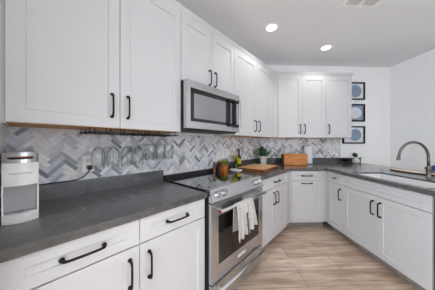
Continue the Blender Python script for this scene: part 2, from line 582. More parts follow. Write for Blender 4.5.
BD = .63; BF = .611
def base(name, label, run, s0, s1, ext0=0, ext1=0, hollow=False):
    sc_ = (s0 + s1) / 2
    t = thing(name, label, 'cabinet', at(run, sc_), rz(run))
    a, b_ = s0 - sc_ - ext0, s1 - sc_ + ext1
    if hollow:
        bm = bmesh.new()
        box(bm, a, a + .018, -BF, -.002, .105, .8755); box(bm, b_ - .018, b_, -BF, -.002, .105, .8755)
        box(bm, a + .018, b_ - .018, -BF, -.002, .105, .123); box(bm, a + .018, b_ - .018, -.012, -.002, .123, .8755)
        box(bm, a + .018, b_ - .018, -BF, -BF + .02, .84, .8755); box(bm, a + .018, b_ - .018, -BF, -BF + .02, .70, .735)
        obj('carcass', bm, M['white'], t)
    else:
        carcass(t, a, b_, BF, .105, .8755)
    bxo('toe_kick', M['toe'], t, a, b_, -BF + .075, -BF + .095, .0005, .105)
    return t, s0 - sc_, s1 - sc_

G = .0018
Zd0, Zd1, Zw0, Zw1 = .108, .728, .735, .868
# left of the range: two drawers over two doors
t, a, b_ = base('base_cabinet', 'white base cabinet with two drawers left of the range, under the water dispenser', 'left', -.074, .892, .008, .01)
for x0, x1, hx in ((a, 0, -.052), (0, b_, .052)):
    door(t, x0 + G, x1 - G, Zw0, Zw1, -BD, (x0 + x1) / 2, (Zw0 + Zw1) / 2, False, .047, 'drawer', .15)
    door(t, x0 + G, x1 - G, Zd0, Zd1, -BD, hx, .60)
# right of the range: one drawer over two doors
t, a, b_ = base('base_cabinet', 'white base cabinet with one drawer between the range and the angled corner', 'left', 1.680, 2.488, .006, .135)
door(t, a + G, b_ - G, Zw0, Zw1, -BD, .06, (Zw0 + Zw1) / 2, False, .047, 'drawer', .15)
door(t, a + G, .01 - G, Zd0, Zd1, -BD, -.035, .60)
door(t, .01 + G, b_ - G, Zd0, Zd1, -BD, .055, .60)
# the angled back run
t, a, b_ = base('base_cabinet', 'narrow white cabinet on the angled back wall with drawer and pull-out front', 'back', .281, .733, .026, .0886)
door(t, a + G, b_ - G, Zw0, Zw1, -BD, 0, (Zw0 + Zw1) / 2, False, .047, 'drawer', .15)
door(t, a + G, b_ - G, Zd0, Zd1, -BD, 0, .692, False, name='pull_out_front', ln=.15)
# the right run
t, a, b_ = base('base_cabinet', 'narrow white corner cabinet with small knobbed drawer beside the sink cabinet', 'right', .668, .964, .0555, 0)
d = door(t, a + G, b_ - G, Zw0, Zw1, -BD, None, None, False, .047, 'drawer')
bm = bmesh.new(); zc = (Zw0 + Zw1) / 2
cyl(bm, (0, -BD, zc), (0, -BD - .022, zc), .006, 10); box(bm, -.024, .024, -BD - .032, -BD - .021, zc - .006, zc + .006, bev=.003); cyl(bm, (0, -BD, zc), (0, -BD - .005, zc), .011, 10)
obj('knob', bm, M['black'], d)
door(t, a + G, b_ - G, Zd0, Zd1, -BD, b_ - .05, .60)
t, a, b_ = base('sink_cabinet', 'wide white sink cabinet with two doors below the gooseneck faucet', 'right', .964, 1.872, 0, 0, True)
door(t, a + G, b_ - G, Zw0, Zw1, -BD, None, None, False, .047, 'false_drawer')
door(t, a + G, 0 - G, Zd0, Zd1, -BD, -.04, .60)
door(t, G, b_ - G, Zd0, Zd1, -BD, .04, .60)
# dishwasher, only its edge in view
t = thing('dishwasher', 'black dishwasher at the right edge, beside the sink cabinet', 'dishwasher', at('right', 2.18), rz('right'))
bxo('body', M['steel_dark'], t, -.297, .297, -.58, -.01, .09, .87, bev=.003)
dd = bxo('door', M['blackplastic'], t, -.297, .297, -.632, -.582, .115, .868, bev=.004)
bm = bmesh.new(); tube(bm, [(-.23, -.632, .80), (-.23, -.668, .80), (.23, -.668, .80), (.23, -.632, .80)], .009, 10)
obj('handle', bm, M['steel_dark'], dd)
bxo('kick_plate', M['blackplastic'], t, -.297, .297, -.55, -.53, .0005, .089)
e = struct(bxo('trim_1', M['white'], None, 2.485, 2.505, -.632, .002, 0, .875)); e.location = at('right', 0); e.rotation_euler = (0, 0, rz('right'))
e = struct(bxo('trim_2', M['white'], None, .012, 2.505, .003, .02, 0, .875)); e.location = at('right', 0); e.rotation_euler = (0, 0, rz('right'))

# ---------------------------------------------------------------- worktops
CD = .648
bm = bmesh.new(); prism(bm, [[(.0075, -.087), (CD, -.087), (CD, .9005), (.0075, .9005)][::-1]], .876, .914)
wt = tag(obj('worktop', bm, M['counter']), 'charcoal stone worktop with pale veins left of the range', 'worktop')
bxo('upstand', M['counter'], wt, .0075, .0275, -.087, .9005, .9142, 1.016)
P_LB = (CD, YC - CD * TAN)
S_END = 2.53
hs0, hs1, ht0, ht1 = 1.035, 1.80, .850, 1.238
def q(t, s):
    return tuple(TS(t, s).xy)
gb = .0075
polys = []
corner_w = (gb, YC - gb * TAN)
s_gap = 1.6735
tlb = C0 + nv * gb; 
polys.append([(gb, s_gap), (CD, s_gap), P_LB, corner_w])
# back wedge
polys.append([corner_w, P_LB, q(T_EDGE, CD), q(T_EDGE, gb)])
polys.append([q(T_EDGE, gb), q(T_EDGE, CD), q(ht0, CD), q(ht0, gb)])
polys.append([q(ht0, gb), q(ht0, CD), q(ht1, CD), q(ht1, gb)])
polys.append([q(ht1, gb), q(ht1, CD), q(T_BACK, CD), q(T_BACK, gb)])
for s0, s1 in ((CD, hs0), (hs0, hs1), (hs1, S_END)):
    for t0, t1 in ((T_EDGE, ht0), (ht0, ht1), (ht1, T_BACK)):
        if s0 == hs0 and t0 == ht0:
            continue
        polys.append([q(t0, s0), q(t0, s1), q(t1, s1), q(t1, s0)])
bm = bmesh.new(); prism(bm, polys, .876, .914)
wt2 = tag(obj('worktop', bm, M['counter']), 'charcoal stone worktop turning the corner and carrying the sink', 'worktop')
bxo('upstand', M['counter'], wt2, gb, .0275, s_gap, YC - .0275 * TAN, .9142, 1.016)
u = bxo('upstand', M['counter'], wt2, .0275 * TAN + .001, 1.880, -.0275, -gb, .9142, 1.016)
u.location = at('back', 0); u.rotation_euler = (0, 0, rz('back'))

# sink
sk = thing('sink', 'pale undermount kitchen sink set in the charcoal worktop', 'sink', at('right', (hs0 + hs1) / 2, 0, .68), rz('right'))
hw = (hs1 - hs0) / 2; y0 = ht0 - T_FACE - .63; y1 = ht1 - T_FACE - .63
bm = bmesh.new()
def rect(i, z):
    return [bm.verts.new(p) for p in ((-hw + i, y0 + i, z), (hw - i, y0 + i, z), (hw - i, y1 - i, z), (-hw + i, y1 - i, z))]
zt = .1955
rg = [rect(-.012, zt), rect(.0010, zt), rect(.0012, .2150), rect(.004, .2160), rect(.006, .20), rect(.012, .03), rect(.03, .012), ]
for p_, q_ in zip(rg, rg[1:]):
    for k in range(4):
        bm.faces.new((p_[k], p_[(k + 1) % 4], q_[(k + 1) % 4], q_[k]))
bm.faces.new(rg[-1])
lo = rect(-.012, 0)
for k in range(4):
    bm.faces.new((lo[k], lo[(k + 1) % 4], rg[0][(k + 1) % 4], rg[0][k]))
bm.faces.new(lo[::-1])
obj('basin', bm, M['sink'], sk)
bm = bmesh.new(); lathe(bm, [(0, .0135), (.03, .0135), (.042, .016), (.045, .0125)], 20, (0, (y0 + y1) / 2, 0))
obj('drain', bm, M['chrome'], sk)

# faucet: the spout swings over the sink, towards -y of the right run
fc = thing('faucet', 'brushed nickel gooseneck faucet standing behind the sink', 'faucet', TS(1.405, 1.391, .9142), rz('right'))
bm = bmesh.new(); lathe(bm, [(0, 0), (.026, 0), (.026, .005), (.021, .010), (.0185, .016), (.0185, .085), (.020, .09), (.020, .108), (.0165, .116), (.0155, .125), (0, .125)], 20)
obj('body', bm, M['nickel'], fc)
bm = bmesh.new(); pts = [(0, 0, .12), (0, 0, .20)]
R_ = .166
for k in range(17):
    a_ = PI * k / 16 * .97
    pts.append((0, -R_ + R_ * math.cos(a_), .212 + R_ * math.sin(a_)))
tube(bm, pts, .0128, 14)
sp = obj('spout', bm, M['nickel'], fc)
e1 = Vector(pts[-1]); dr = (Vector(pts[-1]) - Vector(pts[-2])).normalized()
bm = bmesh.new(); tube(bm, [e1 - dr * .002, e1 + dr * .012, e1 + dr * .016, e1 + dr * .036, e1 + dr * .040], [.0135, .0145, .0165, .018, .0155], 14)
obj('spray_head', bm, M['nickel'], fc)
bm = bmesh.new(); tube(bm, [(0, .018, .062), (0, .05, .062), (0, .056, .064), (0, .135, .072)], [.0135, .0135, .0075, .006], 12)
obj('lever', bm, M['nickel'], fc)
bm = bmesh.new(); tube(bm, [(0, -.02, .102), (0, -.034, .102), (0, -.037, .102)], [.011, .011, .008], 12)
obj('knob', bm, M['black'], fc)

# ---------------------------------------------------------------- wall cabinets
UZ0, UZ1, UD = 1.372, 2.412, .33
def upper(name, label, run, s0, s1, z0, dp, doors, ext1=0, ext0=0):
    scn = (s0 + s1) / 2
    t = thing(name, label, 'cabinet', at(run, scn, 0, z0), rz(run))
    a, b_ = s0 - scn, s1 - scn
    fr = dp - .0195
    bm = bmesh.new()
    box(bm, a - ext0, b_ + ext1, -fr, -.008, .02, UZ1 - z0)
    box(bm, a - ext0, a - ext0 + .018, -fr, -.008, 0, .02); box(bm, b_ + ext1 - .018, b_ + ext1, -fr, -.008, 0, .02)
    obj('carcass', bm, M['white'], t)
    bxo('bottom_panel', M['plywood'], t, a - ext0 + .0185, b_ + ext1 - .0185, -fr + .001, -.009, .004, .0195)
    for x0, x1, hx in doors:
        x0 -= scn; x1 -= scn; hx -= scn
        door(t, x0 + G, x1 - G, .006, UZ1 - z0 - .006, -dp, hx, .148 if z0 < 1.5 else .11)
    return t
upper('wall_cabinet', 'large white wall cabinet above the stemware rack', 'left', -.074, .892, UZ0, UD, ((-.074, .409, .361), (.409, .892, .457)), 0, .0135)
upper('wall_cabinet', 'short white wall cabinet directly above the microwave', 'left', .8935, 1.654, 1.827, UD, ((.8935, 1.2735, 1.2335), (1.2735, 1.654, 1.3135)))
upper('wall_cabinet', 'tall white wall cabinet right of the microwave, above the leafy plant', 'left', 1.6555, 2.684, UZ0, UD, ((1.6555, 2.165, 2.115), (2.165, 2.684, 2.215)), .075)
BUD = .305
upper('wall_cabinet', 'double door white wall cabinet above the wooden bread box', 'back', .205, 1.0195, UZ0, BUD, ((.205, .61, .572), (.61, 1.0195, .650)), 0, .068)
upper('wall_cabinet', 'single door white wall cabinet beside the framed prints', 'back', 1.021, 1.47, UZ0, BUD, ((1.021, 1.47, 1.066),))
# crown moulding, one mitred run over both walls
def cornerpt(dl, db):
    # left offset dl, back offset db
    return (dl, YC - (db / S2 - dl))
bm = bmesh.new()
prof = [(0.0, UZ1 + .001), (.005, UZ1 + .003), (.007, UZ1 + .018), (.021, UZ1 + .042), (.025, UZ1 + .047), (.025, UZ1 + .060), (-.28, UZ1 + .060), (-.28, UZ1 + .001)]
st = []
for o_, z_ in prof:
    dl = UD - .02 + o_ + .001; db = BUD - .02 + o_ + .001
    p1 = cornerpt(dl, db)
    tend = 1.47 + (o_ if o_ > 0 else 0)
    p2 = C0 + bv * tend + nv * db
    st.append([bm.verts.new((dl, -.084, z_)), bm.verts.new((p1[0], p1[1], z_)), bm.verts.new((p2.x, p2.y, z_))])
for i in range(len(st)):
    j = (i + 1) % len(st)
    for k in range(2):
        bm.faces.new((st[i][k], st[i][k + 1], st[j][k + 1], st[j][k]))
bm.faces.new([s_[0] for s_ in st]); bm.faces.new([s_[2] for s_ in st][::-1])
struct(obj('trim_3', bm, M['white']))

# ---------------------------------------------------------------- range
rg_ = thing('range', 'stainless steel slide-in range with black glass cooktop', 'range', at('left', 1.287), rz('left'))
w = .3795
bxo('body', M['steel_dark'], rg_, -w, w, -.655, -.03, .02, .904)
bm = bmesh.new(); box(bm, -w - .0, w, -.615, -.052, .9045, .926, bev=.002)
ct = obj('cooktop', bm, M['blackglass'], rg_)
bxo('rear_trim', M['blackplastic'], rg_, -w, w, -.0515, -.010, .9045, .962, bev=.004)
bm = bmesh.new()   # sloped control panel
pr = [(-.6155, .9045), (-.6155, .9275), (-.632, .934), (-.650, .9345), (-.664, .928), (-.700, .85), (-.700, .838), (-.6555, .838), (-.6555, .9045)]
L0 = [bm.verts.new((-w, y, z)) for y, z in pr]; L1 = [bm.verts.new((w, y, z)) for y, z in pr]
for i in range(len(pr)):
    bm.faces.new((L0[i - 1], L0[i], L1[i], L1[i - 1]))
bm.faces.new(L0); bm.faces.new(L1[::-1])
cp = obj('control_panel', bm, M['steel'], rg_)
nrm = Vector((0, -.908, .419))
def knob(x):
    c_ = Vector((x, -.682, .8885)) + nrm * .0
    bm = bmesh.new()
    tube(bm, [c_, c_ + nrm * .006, c_ + nrm * .008, c_ + nrm * .030, c_ + nrm * .034], [.027, .027, .021, .0205, .017], 18)
    k = obj('knob', bm, M['chrome'], cp)
    bm = bmesh.new(); tube(bm, [c_ + nrm * .034, c_ + nrm * .035], [.004, .004], 8)
    obj('pointer', bm, M['blackplastic'], k)
for x in (-.322, -.245, .245, .322):
    knob(x)
od = bmesh.new()  # oven door: steel frame round a dark window
wx, wz0, wz1 = .303, .355, .725
for a in ((-w, w, .235, wz0), (-w, w, wz1, .826), (-w, -wx, wz0, wz1), (wx, w, wz0, wz1)):
    box(od, a[0], a[1], -.685, -.657, a[2], a[3])
od = obj('oven_door', od, M['steel'], rg_)
bxo('window', M['ovenglass'], od, -wx, wx, -.681, -.660, wz0, wz1)
def bar(parent, z, yo, yi, xe, name):
    bm = bmesh.new(); tube(bm, [(-xe, yo, z), (xe, yo, z)], .0125, 16)
    h = obj(name, bm, M['chrome'], parent)
    for sg in (-1, 1):
        bm = bmesh.new(); tube(bm, [(sg * (xe - .03), yi, z), (sg * (xe - .03), yo, z)], .010, 12)
        obj('post', bm, M['chrome'], h)
        bm = bmesh.new(); tube(bm, [(sg * (xe + .0), yo, z), (sg * (xe + .003), yo, z)], .0105, 14)
        obj('end_cap', bm, M['red'], h)
        h.children[-1]['label'] = 'red handle end cap'
bar(od, .782, -.742, -.685, .345, 'handle')
bd = bxo('badge', M['plastic'], od, -.055, .055, -.6865, -.6851, .286, .308)
lettering('lettering', 'KitchenAid', .017, M['text'], bd, (0, -.6867, .297), (PI / 2, 0, 0))
dr_ = bxo('warming_drawer', M['steel'], rg_, -w, w, -.685, -.657, .05, .222, bev=.002)
bar(dr_, .192, -.730, -.685, .345, 'handle')
bxo('kick_plate', M['blackplastic'], rg_, -w, w, -.63, -.61, .0005, .019)

# towel over the oven handle
tw = bmesh.new()
NU, NV = 30, 26
bar_y, bar_z, rr = -.742, .782, .0150
grid = []
for i in range(NU + 1):
    u_ = i / NU
    col = []
    x = -.172 + .235 * u_ + .006 * math.sin(9 * u_)
    lenf = .268 - .04 * u_ + .004 * math.sin(5 * u_)
    lenb = .22
    path = []
    for j in range(NV + 1):
        v_ = j / NV
        if v_ < .35:      # back hang
            k_ = 1 - v_ / .35
            y = bar_y + rr; z = bar_z - lenb * k_
            y += .006 * k_ * math.sin(14 * u_ + 1)
        elif v_ < .5:     # over the bar
            a_ = PI * (v_ - .35) / .15
            y = bar_y + rr * math.cos(a_); z = bar_z + rr * math.sin(a_)
        else:
            k_ = (v_ - .5) / .5
            y = bar_y - rr - .018 * k_ ** .5 * (1 + math.sin(25 * u_ + 1.2 * k_)) - .004; z = bar_z - lenf * k_
            x_ = x + .030 * k_ ** .7 * (u_ - .5) + (.006 if u_ > .5 else -.008) * k_ ** .6 + .006 * k_ * math.sin(12 * u_ + 2)
        path.append((x if v_ < .5 else x_, y + (.004 if .5 <= v_ < .52 else 0), z))
    grid.append([tw.verts.new(p) for p in path])
for i in range(NU):
    for j in range(NV):
        if i == NU // 2 and j > NV * .62:
            continue      # the two hanging halves part below the bar
        f = tw.faces.new((grid[i][j], grid[i + 1][j], grid[i + 1][j + 1], grid[i][j + 1])); f.smooth = True
two = tag(obj('dish_towel', tw, M['towel']), 'crumpled off-white dish towel hanging over the oven handle', 'towel')
two.location = at('left', 1.287); two.rotation_euler = (0, 0, rz('left'))
so = two.modifiers.new('thickness', 'SOLIDIFY'); so.thickness = .003; so.offset = 1

# ---------------------------------------------------------------- microwave
mw = thing('microwave', 'stainless over-the-range microwave under the short wall cabinet', 'microwave', at('left', 1.2735, 0, 1.398), rz('left'))
w = .3785
bxo('body', M['blackplastic'], mw, -w, w, -.362, -.010, 0, .424, bev=.003)
bm = bmesh.new()
mx0, mx1, mz0, mz1 = -.335, .300, .072, .362
for a in ((-w, w, 0.012, mz0), (-w, w, mz1, .424), (-w, mx0, mz0, mz1), (mx1, w, mz0, mz1)):
    box(bm, a[0], a[1], -.402, -.3625, a[2], a[3])
dm = obj('door', bm, M['steel'], mw)
bm = bmesh.new()
for a in ((mx0, mx1, mz1 - .042, mz1), (mx0, mx1, mz0, mz0 + .030), (mx0, mx0 + .040, mz0 + .030, mz1 - .042), (mx1 - .03, mx1, mz0 + .030, mz1 - .042)):
    box(bm, a[0], a[1], -.399, -.365, a[2], a[3])
obj('border_with_reflection', bm, M['ovenglass'], dm)  # black border, widened to take in the dark band reflected in the glass
bxo('window', M['micglass'], dm, mx0 + .0402, mx1 - .0302, -.3985, -.365, mz0 + .0302, mz1 - .0422)
bm = bmesh.new()
for a in ((.170, .288, .342, .358), (.170, .288, .062, .078), (.170, .184, .078, .342), (.272, .288, .078, .342)):
    box(bm, a[0], a[1], -.425, -.4021, a[2], a[3])
obj('handle_bracket', bm, M['blackplastic'], dm)
bxo('handle', M['steel'], dm, .306, .332, -.455, -.440, .050, .366, bev=.004)
for z0 in (.060, .326):
    bxo('handle_post', M['blackplastic'], dm, .310, .328, -.4395, -.4021, z0, z0 + .030)
bm = bmesh.new()
for k in range(12):
    box(bm, -.3 + k * .05, -.27 + k * .05, -.30, -.08, -.004, -.0001)
obj('vent_grille', bm, M['steel_dark'], mw)

# ---------------------------------------------------------------- ceiling lamps and vent
def lamp(parent, loc):
    ld = bpy.data.lights.new('lamp', 'SPOT'); ld.spot_size = math.radians(128); ld.spot_blend = .45; ld.shadow_soft_size = .06; ld.energy = CAN_LIGHT * 4; ld.color = (1, .985, .97)
    lo_ = bpy.data.objects.new('lamp', ld); C.objects.link(lo_); lo_.parent = parent; lo_.location = loc
for x, y in ((2.25, 1.9), (2.9, .9), (2.0, -.4)):     # unseen lamps added to brighten the floor and worktops
    bm = bmesh.new(); lathe(bm, [(0, -.006), (.0605, -.006), (.083, -.004), (.083, -.001), (0, -.001)], 28, (x, y, H))
    obj('added_lamp_disc', bm, M['can'], ceil)
    lamp(ceil, (x, y, H - .012))
def can(x, y, label):
    t = thing('recessed_light', label, 'ceiling light', (x, y, H), 0, 'recessed ceiling lights')
    bm = bmesh.new(); lathe(bm, [(.062, -.001), (.083, -.001), (.083, -.004), (.066, -.009), (.060, -.006), (.062, -.001)], 28)
    obj('trim_ring', bm, M['plastic'], t)
    bm = bmesh.new(); lathe(bm, [(0, -.004), (.0605, -.004), (.0605, -.0012), (0, -.0012)], 28)
    obj('diffuser', bm, M['can'], t)
    lamp(t, (0, 0, -.012))
can(.607, 2.045, 'round recessed ceiling light nearer the tall left wall cabinets')
can(1.007, 3.024, 'round recessed ceiling light further back, towards the angled back wall')
vt = thing('air_vent', 'white slatted air vent in the ceiling at the top edge', 'vent', (1.297, 2.212, H), PI / 4)
bm = bmesh.new()
for a in ((0, .35, -.02, 0), (0, .35, -.35, -.33), (0, .02, -.33, -.02), (.33, .35, -.33, -.02), (.165, .185, -.33, -.02)):
    box(bm, a[0], a[1], a[2], a[3], -.010, -.0005)
obj('frame', bm, M['plastic'], vt)
for x0 in (.02, .185):
    for k in range(7):
        bm = bmesh.new(); box(bm, -.010, .010, -.329, -.021, -.001, .001)
        bm.transform(Matrix.Translation((x0 + .010 + k * .0208, 0, -.006)) @ Matrix.Rotation(.6, 4, 'Y'))
        obj('slat', bm, M['slat'], vt)

# ---------------------------------------------------------------- outlets
def outlet(run, s, z, label, off=.0072):
    t = thing('outlet', label, 'outlet', at(run, s, -off, z), rz(run), 'wall outlets')
    bxo('plate', M['plastic'], t, -.037, .037, -.006, 0, -.0600, .0600, bev=.002)
    for zz in (-.024, .024):
        r = bxo('socket', M['ceramic'], t, -.017, .017, -.0085, -.0062, zz - .016, zz + .016, bev=.001)
        bm = bmesh.new()
        for xx in (-.007, .007):
            box(bm, xx - .0014, xx + .0014, -.0089, -.0086, zz - .004, zz + .008)
        obj('slot', bm, M['blackplastic'], r)
outlet('left', .300, 1.128, 'white wall outlet with a black plug, near the water dispenser')
outlet('left', 1.849, 1.142, 'white wall outlet above the orange herb pot')
outlet('left', 2.56, 1.142, 'white wall outlet behind the leafy plant in the white pot')
outlet('back', 1.325, 1.142, 'white wall outlet on the back wall right of the paper towels')

# ---------------------------------------------------------------- water dispenser
wd = thing('water_dispenser', 'slim white countertop water dispenser with grey front, against the left edge', 'water dispenser', at('left', -.023, 0, .9142), rz('left'))
hw = .058
def rounded(y_front, bulge, n=12, yb=-.055, i=0):
    pts = []
    for k in range(n + 1):
        x = -hw + i + (2 * hw - 2 * i) * k / n
        pts.append((x, y_front - bulge * (1 - (x / hw) ** 2)))
    pts += [(hw - i, yb - i), (-hw + i, yb - i)]
    return pts
mk('base', M['plastic'], wd, prism, [rounded(-.352, .026)], 0, .040)
bm = bmesh.new(); prism(bm, [rounded(-.338, .024, i=.006)], .0402, .046)
tr = obj('drip_tray', bm, M['greyplastic'], wd)
bxo('tray_mark', M['text'], tr, -.010, .010, -.3545, -.335, .0461, .0466)
bm = bmesh.new()
box(bm, -hw, -hw + .005, -.350, -.055, .0402, .170); box(bm, hw - .005, hw, -.350, -.055, .0402, .170)
obj('side_panel', bm, M['plastic'], wd)
bxo('recess_panel', M['greyplastic'], wd, -hw + .0052, hw - .0052, -.335, -.056, .0465, .170)
mk('upper_body', M['plastic'], wd, prism, [rounded(-.352, .026)], .1702, .274)
mk('lid', M['steel'], wd, prism, [rounded(-.354, .026)], .2742, .318)
bm = bmesh.new()
for sgn in (0,):
    pts = []
    for k in range(13):
        x = -.040 + .080 * k / 12
        pts.append((x, -.3548 - .026 * (1 - (x / hw) ** 2), .297))
    tube(bm, pts, [.003] + [.0065] * 11 + [.003], 8)
gr = obj('grip_slot', bm, M['blackplastic'], wd)
bm = bmesh.new(); tube(bm, [(p_[0], p_[1] - .0022, p_[2] + .0045) for p_ in pts[1:-1]], .0034, 8)
obj('grip_trim', bm, M['copper'], gr)
bm = bmesh.new(); prism(bm, [rounded(-.340, .024, i=.006)], .3182, .322)
obj('top_cover', bm, M['steel'], wd)
lettering('lettering', 'AQUATRU', .0125, M['text'], wd, (0, -.3785, .226), (PI / 2, 0, 0), 1.25)

# power cord from the outlet to the dispenser
bm = bmesh.new()
def pl(s, d, z):
    return (d, s, z)
ctrl = [pl(.305, .050, 1.104), pl(.303, .058, 1.098), pl(.292, .062, 1.078), pl(.270, .056, 1.050), pl(.240, .044, 1.030), pl(.205, .036, 1.0215), pl(.14, .034, 1.0208), pl(.07, .036, 1.0208), pl(.02, .040, 1.0212), pl(-.015, .046, 1.022), pl(-.020, .0535, 1.022)]
def smooth(pts, n=6):
    P = [Vector(p) for p in pts]; out = []
    for i in range(len(P) - 1):
        p0, p1, p2, p3 = P[max(i - 1, 0)], P[i], P[i + 1], P[min(i + 2, len(P) - 1)]
        for k in range(n):
            t_ = k / n
            out.append(.5 * ((2 * p1) + (p2 - p0) * t_ + (2 * p0 - 5 * p1 + 4 * p2 - p3) * t_ ** 2 + (3 * p1 - p0 - 3 * p2 + p3) * t_ ** 3))
    out.append(P[-1])
    return out
tube(bm, smooth(ctrl), .0042, 8)
cord = tag(obj('power_cord', bm, M['blackplastic']), 'black power cord running from the outlet to the water dispenser', 'cord')
bm = bmesh.new(); box(bm, .0165, .050, .291, .319, 1.090, 1.118, bev=.004)
obj('plug', bm, M['blackplastic'], cord)

# ---------------------------------------------------------------- stemware rack and glasses
rk = thing('stemware_rack', 'dark wire stemware rack hanging under the large wall cabinet', 'rack', at('left', .57, 0, UZ0 - .027), rz('left'))
pitch, nch = .0865, 8
xs0 = -.305
for k in range(nch):
    x = xs0 + k * pitch
    bm = bmesh.new()
    for dx in (-.013, .013):
        tube(bm, [(x + dx, -.295, .0300), (x + dx, -.295, .004), (x + dx, -.292, 0), (x + dx, -.03, 0), (x + dx, -.03, .0300)], .0027, 6)
    obj('rail', bm, M['black'], rk)
bm = bmesh.new()
for y in (-.288, -.16, -.036):
    tube(bm, [(xs0 - .02, y, .0058), (xs0 + (nch - 1) * pitch + .02, y, .0058)], .0027, 6)
obj('cross_wire', bm, M['black'], rk)

def wineglass(kind):
    # upside down: z = 0 is the foot (top), the bowl opens downwards
    bm = bmesh.new()
    if kind == 'round':
        out = [(0, 0), (.034, 0), (.034, -.0015), (.012, -.004), (.0045, -.010), (.0038, -.04), (.0038, -.082), (.008, -.090), (.026, -.104), (.038, -.126), (.042, -.156), (.039, -.200), (.035, -.232)]
        inn = [(.034, -.232), (.038, -.200), (.0408, -.156), (.0368, -.127), (.025, -.106), (.007, -.094), (0, -.0925)]
    else:
        out = [(0, 0), (.032, 0), (.032, -.0015), (.011, -.004), (.0045, -.010), (.0038, -.04), (.0038, -.070), (.008, -.076), (.034, -.079), (.039, -.082), (.041, -.088), (.0395, -.140), (.036, -.205)]
        inn = [(.035, -.205), (.0383, -.140), (.0397, -.090), (.037, -.0838), (.008, -.0805), (0, -.080)]
    lathe(bm, out + inn, 24)
    return bm
spots = [(0, .245, 'round', 'rounded wine glass hanging at the left end of the stemware rack'),
         (1, .240, 'round', 'rounded wine glass second from the left in the stemware rack'),
         (2, .245, 'round', 'rounded wine glass third from the left in the stemware rack'),
         (3, .235, 'round', 'rounded wine glass fourth from the left, last of the rounded ones'),
         (4, .240, 'flat', 'flat-based wine glass first right of the rounded glasses, in front'),
         (5, .245, 'flat', 'flat-based wine glass second from the right, front row of the rack'),
         (6, .240, 'flat', 'flat-based wine glass hanging at the right end, front row'),
         (1, .120, 'round', 'rounded wine glass behind the second glass from the left'),
         (3, .115, 'round', 'rounded wine glass behind the fourth glass from the left'),
         (4, .120, 'flat', 'flat-based wine glass in the back row behind the first flat-based one'),
         (5, .120, 'flat', 'flat-based wine glass in the back row, second from the right'),
         (6, .115, 'flat', 'flat-based wine glass in the back row at the right end')]
for k, dpt, kind, lb in spots:
    o = obj('wine_glass', wineglass(kind), M['glass'])
    s_ = .57 + xs0 + (k + .5) * pitch
    o.location = at('left', s_, -dpt, UZ0 - .027 + .0045)
    tag(o, lb, 'glass', 'glasses hanging in the stemware rack')

# ---------------------------------------------------------------- things along the left wall
# herb pot
hp = thing('potted_herb', 'square orange pot of bushy green herbs behind the cooktop', 'plant', (.088, 1.728, .9142), .1)
bm = bmesh.new()
def sq(h_, z):
    return [bm.verts.new((a * h_, b2 * h_, z)) for a, b2 in ((-1, -1), (1, -1), (1, 1), (-1, 1))]
r = [sq(.042, 0), sq(.048, .098), sq(.042, .098), sq(.041, .082)]
bm.faces.new(r[0][::-1])
for p_, q_ in zip(r, r[1:]):
    for k in range(4):
        bm.faces.new((p_[k], p_[(k + 1) % 4], q_[(k + 1) % 4], q_[k]))
bm.faces.new(r[-1])
obj('pot', bm, M['terracotta'], hp)
bxo('soil', M['soil'], hp, -.039, .039, -.039, .039, .0825, .088)
bm = bmesh.new()
for k in range(420):
    a_ = random.uniform(0, 2 * PI); rr_ = .060 * random.random() ** .5; z = random.uniform(.095, .150) - rr_ * .45
    leaf(bm, (rr_ * math.cos(a_), rr_ * math.sin(a_), z), (math.cos(a_) * .8, math.sin(a_) * .8, random.uniform(.1, 1)), random.uniform(.022, .034), random.uniform(.014, .022))
for k in range(20):
    a_ = random.uniform(0, 2 * PI); rr_ = random.uniform(.005, .04)
    tube(bm, [(rr_ * .6 * math.cos(a_), rr_ * .6 * math.sin(a_), .085), (rr_ * math.cos(a_), rr_ * math.sin(a_), .165)], .0012, 5)
obj('foliage', bm, M['herb'], hp, recalc=False)
# mills
def mill(loc, m, label, h_):
    t = thing('pepper_mill', label, 'mill', loc)
    mk('body', M[m], t, lathe, [(0, 0), (.020, 0), (.021, .006), (.017, .03), (.014, h_ * .5), (.018, h_ * .72), (.019, h_ * .76), (0, h_ * .76)], 20)
    mk('cap', M[m], t, lathe, [(0, h_ * .762), (.018, h_ * .762), (.019, h_ * .80), (.017, h_ * .92), (.007, h_ * .97), (.005, h_), (0, h_)], 20)
mill((.083, 1.565, .9262), 'millwood', 'brown wooden pepper mill at the back of the cooktop', .125)
mill((.100, 1.628, .9262), 'blackplastic', 'short black mill beside the orange herb pot', .095)
# flowers in a little bottle
fv = thing('flower_vase', 'small glass vase of pale yellow flowers left of the oil bottle', 'vase', (.10, 1.985, .9142))
mk('vase', M['greenglass'], fv, lathe, [(0, 0), (.026, 0), (.029, .012), (.028, .055), (.014, .078), (.014, .098), (.011, .098), (.011, .078), (.024, .055), (.025, .012), (0, .008)], 20)
bm = bmesh.new(); heads = []
for k in range(16):
    a_ = random.uniform(0, 2 * PI); rr_ = random.uniform(.01, .055); z = random.uniform(.135, .195)
    tube(bm, [(0, 0, .06), (rr_ * .3 * math.cos(a_), rr_ * .3 * math.sin(a_), .115), (rr_ * math.cos(a_), rr_ * math.sin(a_), z)], .0014, 5)
    heads.append((rr_ * math.cos(a_), rr_ * math.sin(a_), z))
obj('stems', bm, M['stem'], fv)
bm = bmesh.new()
for h_ in heads:
    for k in range(8):
        a_ = 2 * PI * k / 8
        leaf(bm, h_, (math.cos(a_), math.sin(a_), .6), .034, .028, .2)
    lathe(bm, [(0, -.004), (.006, 0), (.005, .006), (0, .008)], 8, h_)
obj('blossoms', bm, M['yellow'], fv, recalc=False)
